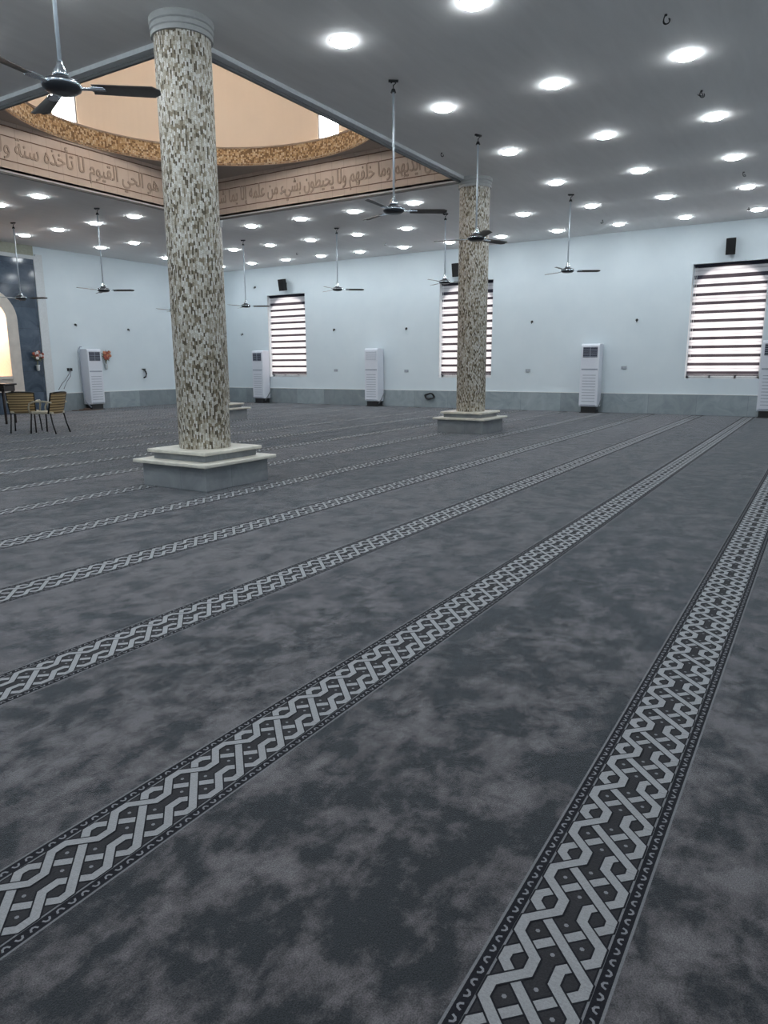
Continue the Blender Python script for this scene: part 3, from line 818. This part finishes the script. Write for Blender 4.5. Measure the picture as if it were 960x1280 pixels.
# ------------------------------------------------------------------ small wall fittings
def wall_bits():
    X = XR-.001
    for y, z, lab in ((14.37, 2.51, 'black cable stub on the wall right of the left window'), (11.55, 2.46, 'black cable stub on the wall left of the middle window'),
                      (7.39, 2.52, 'black cable stub on the wall right of the column before the middle window'), (4.48, 2.46, 'black cable stub on the wall left of the right window'),
                      (17.83, 4.09, 'black cable stub high on the wall left of the left window speaker'), (18.54, 2.47, 'black cable stub on the wall left of the left window')):
        b = MB(); b.lathe([(.035, 0), (.035, .006)], 12, M=Matrix.Translation((X, y, z)) @ Matrix.Rotation(-pi/2, 4, 'Y'))
        b.tube([(X, y, z), (X-.05, y+.005, z+.005), (X-.08, y-.01, z-.03), (X-.075, y-.015, z-.06)], .014, 6)
        tag(b.build('cable_stub', M['cable']), lab, 'cable stub', 'cable ends on the walls')
    for x, z, lab in ((13.98, 2.59, 'black cable stub on the niche wall above the left air conditioner'), (15.93, 2.52, 'black cable stub on the niche wall beside the nearest column')):
        Y = YL-.001; b = MB(); b.lathe([(.035, 0), (.035, .006)], 12, M=Matrix.Translation((x, Y, z)) @ Matrix.Rotation(pi/2, 4, 'X'))
        b.tube([(x, Y, z), (x+.005, Y-.05, z), (x-.01, Y-.08, z-.03), (x-.015, Y-.075, z-.06)], .014, 6)
        tag(b.build('cable_stub', M['cable']), lab, 'cable stub', 'cable ends on the walls')
    for y, z, lab in ((14.33, 1.16, 'grey wall socket between the left window and the closed air conditioner'), (11.55, 1.14, 'grey wall socket between the closed air conditioner and the middle window'),
                      (7.46, 1.15, 'grey wall socket right of the column before the middle window'), (4.74, 1.22, 'grey wall socket between the right air conditioner and right window')):
        t = thing('wall_socket', lab, 'socket', (X, y, z), 0, 'grey wall sockets')
        b = MB(); b.box(-.012, 0, -.075, .075, -.043, .043); b.build('faceplate', M['socket'], t, .003)
        b = MB()
        for s in (-.036, .036): b.box(-.016, -.010, s-.022, s+.022, -.024, .024)
        b.build('outlet', M['ac_grey'], t)
    # socket with trailing cables left of the AC on the niche wall
    Y = YL-.001
    t = thing('wall_socket', 'black wall socket with grey cables trailing down, left of the left air conditioner', 'socket', (13.64, Y, 1.24), 0, 'grey wall sockets')
    b = MB()
    for s in (-.05, .05): b.box(s-.038, s+.038, -.02, 0, -.045, .045)
    b.build('plug', M['black'], t, .004)
    b = MB(); b.tube([(0, -.03, -.03), (-.08, -.05, -.15), (-.20, -.05, -.30), (-.33, -.045, -.42), (-.46, -.04, -.60)], .010, 6)
    b.tube([(.03, -.03, -.03), (-.02, -.05, -.20), (-.16, -.05, -.36), (-.24, -.045, -.5), (-.28, -.04, -.58)], .008, 6); b.build('trailing_cable', M['grey_cable'], t)
    # hooked cable on the niche wall
    b = MB(); b.box(16.36, 16.52, Y-.02, Y, 1.22, 1.25); b.tube([(16.43, Y-.01, 1.23), (16.47, Y-.05, 1.18), (16.50, Y-.06, 1.08), (16.47, Y-.05, .98), (16.40, Y-.04, .95)], .026, 8)
    tag(b.build('cable_hook', M['cable']), 'dark curved cable hook on the niche wall left of the nearest column', 'cable')
    # coil of cable on the skirting
    b = MB(); pts = []
    for j in range(60):
        a = j/59*2*pi*2.6; r_ = .14-.02*sin(a*1.3); pts.append((XR-.05-.05*abs(sin(a)), 10.67+r_*1.15*cos(a), .345+r_*.62*sin(a)+.015*cos(3*a)))
    b.tube(pts, .017, 6); b.tube([(XR-.0, 10.62, .30), (XR-.06, 10.70, .28), (XR-.08, 10.8, .30)], .02, 6)
    tag(b.build('cable_coil', M['cable']), 'coil of black cable hanging on the grey skirting left of the column', 'cable')
    # brown scraps and a lead lying by the AC foot
    b = MB(); b.tube([(13.35, 19.5, .012), (13.6, 19.38, .012), (13.85, 19.36, .012), (14.1, 19.30, .012), (14.35, 19.34, .012)], .012, 6)
    tag(b.build('floor_cable', M['brown']), 'brown cable lying on the carpet below the left air conditioner', 'cable')
    b = MB(); Mz = Matrix.Translation((13.82, 19.5, 0)) @ Matrix.Rotation(.3, 4, 'Z')
    b.box(-.16, .16, -.10, .10, .0, .035, M=Mz); b.box(-.15, .10, -.11, .06, .035, .06, M=Matrix.Translation((13.84, 19.5, 0)) @ Matrix.Rotation(.9, 4, 'Z'))
    tag(b.build('cardboard_scrap', M['brown']), 'flat brown cardboard pieces on the carpet beside the left air conditioner', 'cardboard')
wall_bits()

def flowers(x, y, z, lab, mats, seed, floorstand=False):
    t = thing('flower_bunch', lab, 'flowers', (x, y, z), 0)
    rr = random.Random(seed)
    groups = {0: MB(), 1: MB()}
    for k in range(16):
        a = rr.uniform(0, 2*pi); el = rr.uniform(-1, 1); r_ = .15*sqrt(rr.random())
        c = Vector((r_*cos(a)*1.1, -.10-.05*rr.random(), .10*el+.10)); g = groups[k % 2]
        for p in range(6):
            pa = 2*pi*p/6+a; d = Vector((cos(pa), -.35, sin(pa)))
            g.ball(c+d*.026, .026, 6, 0, (1, .6, 1))
        g.ball(c+Vector((0, -.02, 0)), .014, 6)
    for i in (0, 1): groups[i].build('blossoms', mats[i], t)
    b = MB()
    for k in range(12):
        a = 2*pi*k/12; L = rr.uniform(.16, .22)
        tip = Vector((L*cos(a), -.08, .08+L*.9*sin(a))); mid = tip*.5+Vector((0, -.06, .02)); n_ = Vector((-sin(a), 0, cos(a)))*.03
        b.face([(0, -.05, .02), mid+n_, tip, mid-n_])
        b.face([(0, -.056, .02), mid-n_+Vector((0, -.006, 0)), tip+Vector((0, -.006, 0)), mid+n_+Vector((0, -.006, 0))])
    b.build('leaves', M['leaf2'], t, fix=False)
    b = MB()
    for k in range(4): b.tube([(.012*k-.02, -.06, .06), (.008*k-.012, -.055, -.12), (.004*k, -.05, -.30)], .008, 6)
    b.build('stems', M['leaf2'], t)
    b = MB(); b.lathe([(.028, -.34), (.045, -.30), (.05, -.20), (.06, -.17)], 16, (0, -.055, 0)); b.box(-.02, .02, -.02, .0, -.30, -.22); b.build('wall_vase', M['moulding'], t)
flowers(14.93, YL, 1.58, 'orange flower bunch on the niche wall beside the left air conditioner', (M['petal_o'], M['petal_r']), 3)
flowers(12.50, YL-.13, 1.55, 'red and white flower bunch on the dark blue marble panel', (M['petal_r'], M['petal_w']), 8)

# ------------------------------------------------------------------ wicker chairs, table and plant at the left edge
def wchair(lab, x, y, rz, cushion=None, armmat=None):
    """local: seat front towards +y, x to the right"""
    t = thing('wicker_armchair', lab, 'chair', (x, y, 0), rz, 'wicker armchairs by the niche')
    w = .235
    # curved seat pad
    b = MB(); out = [(-w, -.20), (-w+.02, -.24), (w-.02, -.24), (w, -.20), (w+.01, .18), (w-.05, .25), (0, .27), (-w+.05, .25), (-w-.01, .18)]
    b.prism(out, 2, .395, .44); b.build('seat', M['wicker_light'] if cushion is None else cushion, t, .012)
    # woven back: curved panel leaning backwards
    b = MB(); nu, nv = 12, 10
    def bp(u, v, off):
        xx = (-1+2*u)*(w+.015*v); yy = -.235-.10*v+.07*((-1+2*u)**2)*1.0; return Vector((xx, yy-off, .40+.42*v-.015*((-1+2*u)**2)*v))
    for off, fl in ((0, 0), (.028, 1)):
        for i in range(nu):
            for j in range(nv):
                q = [bp(i/nu, j/nv, off), bp((i+1)/nu, j/nv, off), bp((i+1)/nu, (j+1)/nv, off), bp(i/nu, (j+1)/nv, off)]
                b.face(q if fl else q[::-1], 0, True)
    for i in range(nu):
        for v in (0, 1): b.face([bp(i/nu, v, 0), bp((i+1)/nu, v, 0), bp((i+1)/nu, v, .028), bp(i/nu, v, .028)])
    for j in range(nv):
        for u in (0, 1): b.face([bp(u, j/nv, 0), bp(u, (j+1)/nv, 0), bp(u, (j+1)/nv, .028), bp(u, j/nv, .028)])
    b.build('backrest', M['wicker'], t, fix=False)
    b = MB(); b.tube([bp(0, 0, .014), bp(0, .5, .014), bp(0, 1, .014)]+[bp(u/8, 1.0, .014) for u in range(1, 9)]+[bp(1, .5, .014), bp(1, 0, .014)], .017, 8); b.build('back_frame', M['chair_leg'] if armmat is None else armmat, t)
    for s in (-1, 1):
        b = MB(); b.tube([(s*(w+.01), -.275, .62), (s*(w+.045), -.12, .645), (s*(w+.05), .08, .64), (s*(w+.045), .19, .60), (s*(w+.03), .225, .52), (s*(w+.015), .215, .40)], .018, 8); b.build('armrest', armmat or M['wicker_light'], t)
    for sx in (-1, 1):
        b = MB(); b.tube([(sx*(w-.01), .20, .41), (sx*(w+.01), .215, .2), (sx*(w+.02), .23, 0)], .014, 8); b.build('leg', M['chair_leg'], t)
        b = MB(); b.tube([(sx*(w-.02), -.21, .41), (sx*(w-.01), -.25, .2), (sx*(w+.0), -.31, 0)], .014, 8); b.build('leg', M['chair_leg'], t)
    return t
wchair('wicker armchair turned sideways, nearest the left air conditioner', 8.60, 13.36, radians(22))
wchair('wicker armchair seen from behind, in front of the dark table', 8.52, 14.02, radians(-42))
wchair('armchair with red-brown arms and blue seat, cut off by the left edge', 8.02, 14.85, radians(-120), M['blue'], M['red_wood'])
# dark table
t = thing('dark_table', 'dark brown table behind the wicker chairs, in front of the lit niche', 'table', (9.36, 16.92, 0), radians(-57))
b = MB(); b.box(-.62, .62, -.30, .30, .90, .94); b.build('tabletop', M['dark_wood'], t, .015)
b = MB(); b.box(-.58, .58, -.26, .26, .76, .90); b.build('apron', M['dark_wood'], t, .01)
b = MB(); b.tube([(.52, -.285, .83), (.56, -.30, .83), (.56, -.285, .83)], .012, 8); b.build('drawer_knob', M['black'], t)
for sx in (-1, 1):
    for sy in (-1, 1):
        b = MB(); b.lathe([(.03, 0), (.026, .05), (.032, .4), (.036, .78)], 12, (sx*.53, sy*.22, 0)); b.build('leg', M['dark_wood'], t)
t = thing('potted_plant', 'dark green leafy plant in a pot on the dark table at the left edge', 'plant', (9.28, 17.05, .942))
b = MB(); b.lathe([(.06, 0), (.08, .10), (.085, .12), (.07, .12)], 20); b.build('pot', M['pot'], t)
b = MB(); rr = random.Random(4)
for k in range(46):
    a = rr.uniform(0, 2*pi); el = rr.uniform(.12, 1.3); L = rr.uniform(.10, .24)
    d = Vector((cos(a)*cos(el), sin(a)*cos(el), sin(el))); base = Vector((0, 0, .12)); tip = base+d*L+Vector((0, 0, -.015)); mid = base+d*L*.55+Vector((0, 0, .03))
    s_ = d.cross(Vector((0, 0, 1))); s_ = s_.normalized()*.03 if s_.length > .01 else Vector((.03, 0, 0))
    b.face([base, mid+s_, tip, mid-s_]); dz = Vector((0, 0, -.003)); b.face([base+dz, mid-s_+dz, tip+dz, mid+s_+dz])
b.build('foliage', M['leaf'], t, fix=False)

# ------------------------------------------------------------------ world and colour management
w = bpy.data.worlds.new('world'); SC.world = w; w.use_nodes = True
w.node_tree.nodes['Background'].inputs[0].default_value = (.75, .85, 1, 1); w.node_tree.nodes['Background'].inputs[1].default_value = .3
vs = SC.view_settings
SC.display_settings.display_device = 'sRGB'
vs.view_transform = 'Standard'; vs.look = 'None'; vs.gamma = 1; vs.use_curve_mapping = False
vs.exposure = 0.12
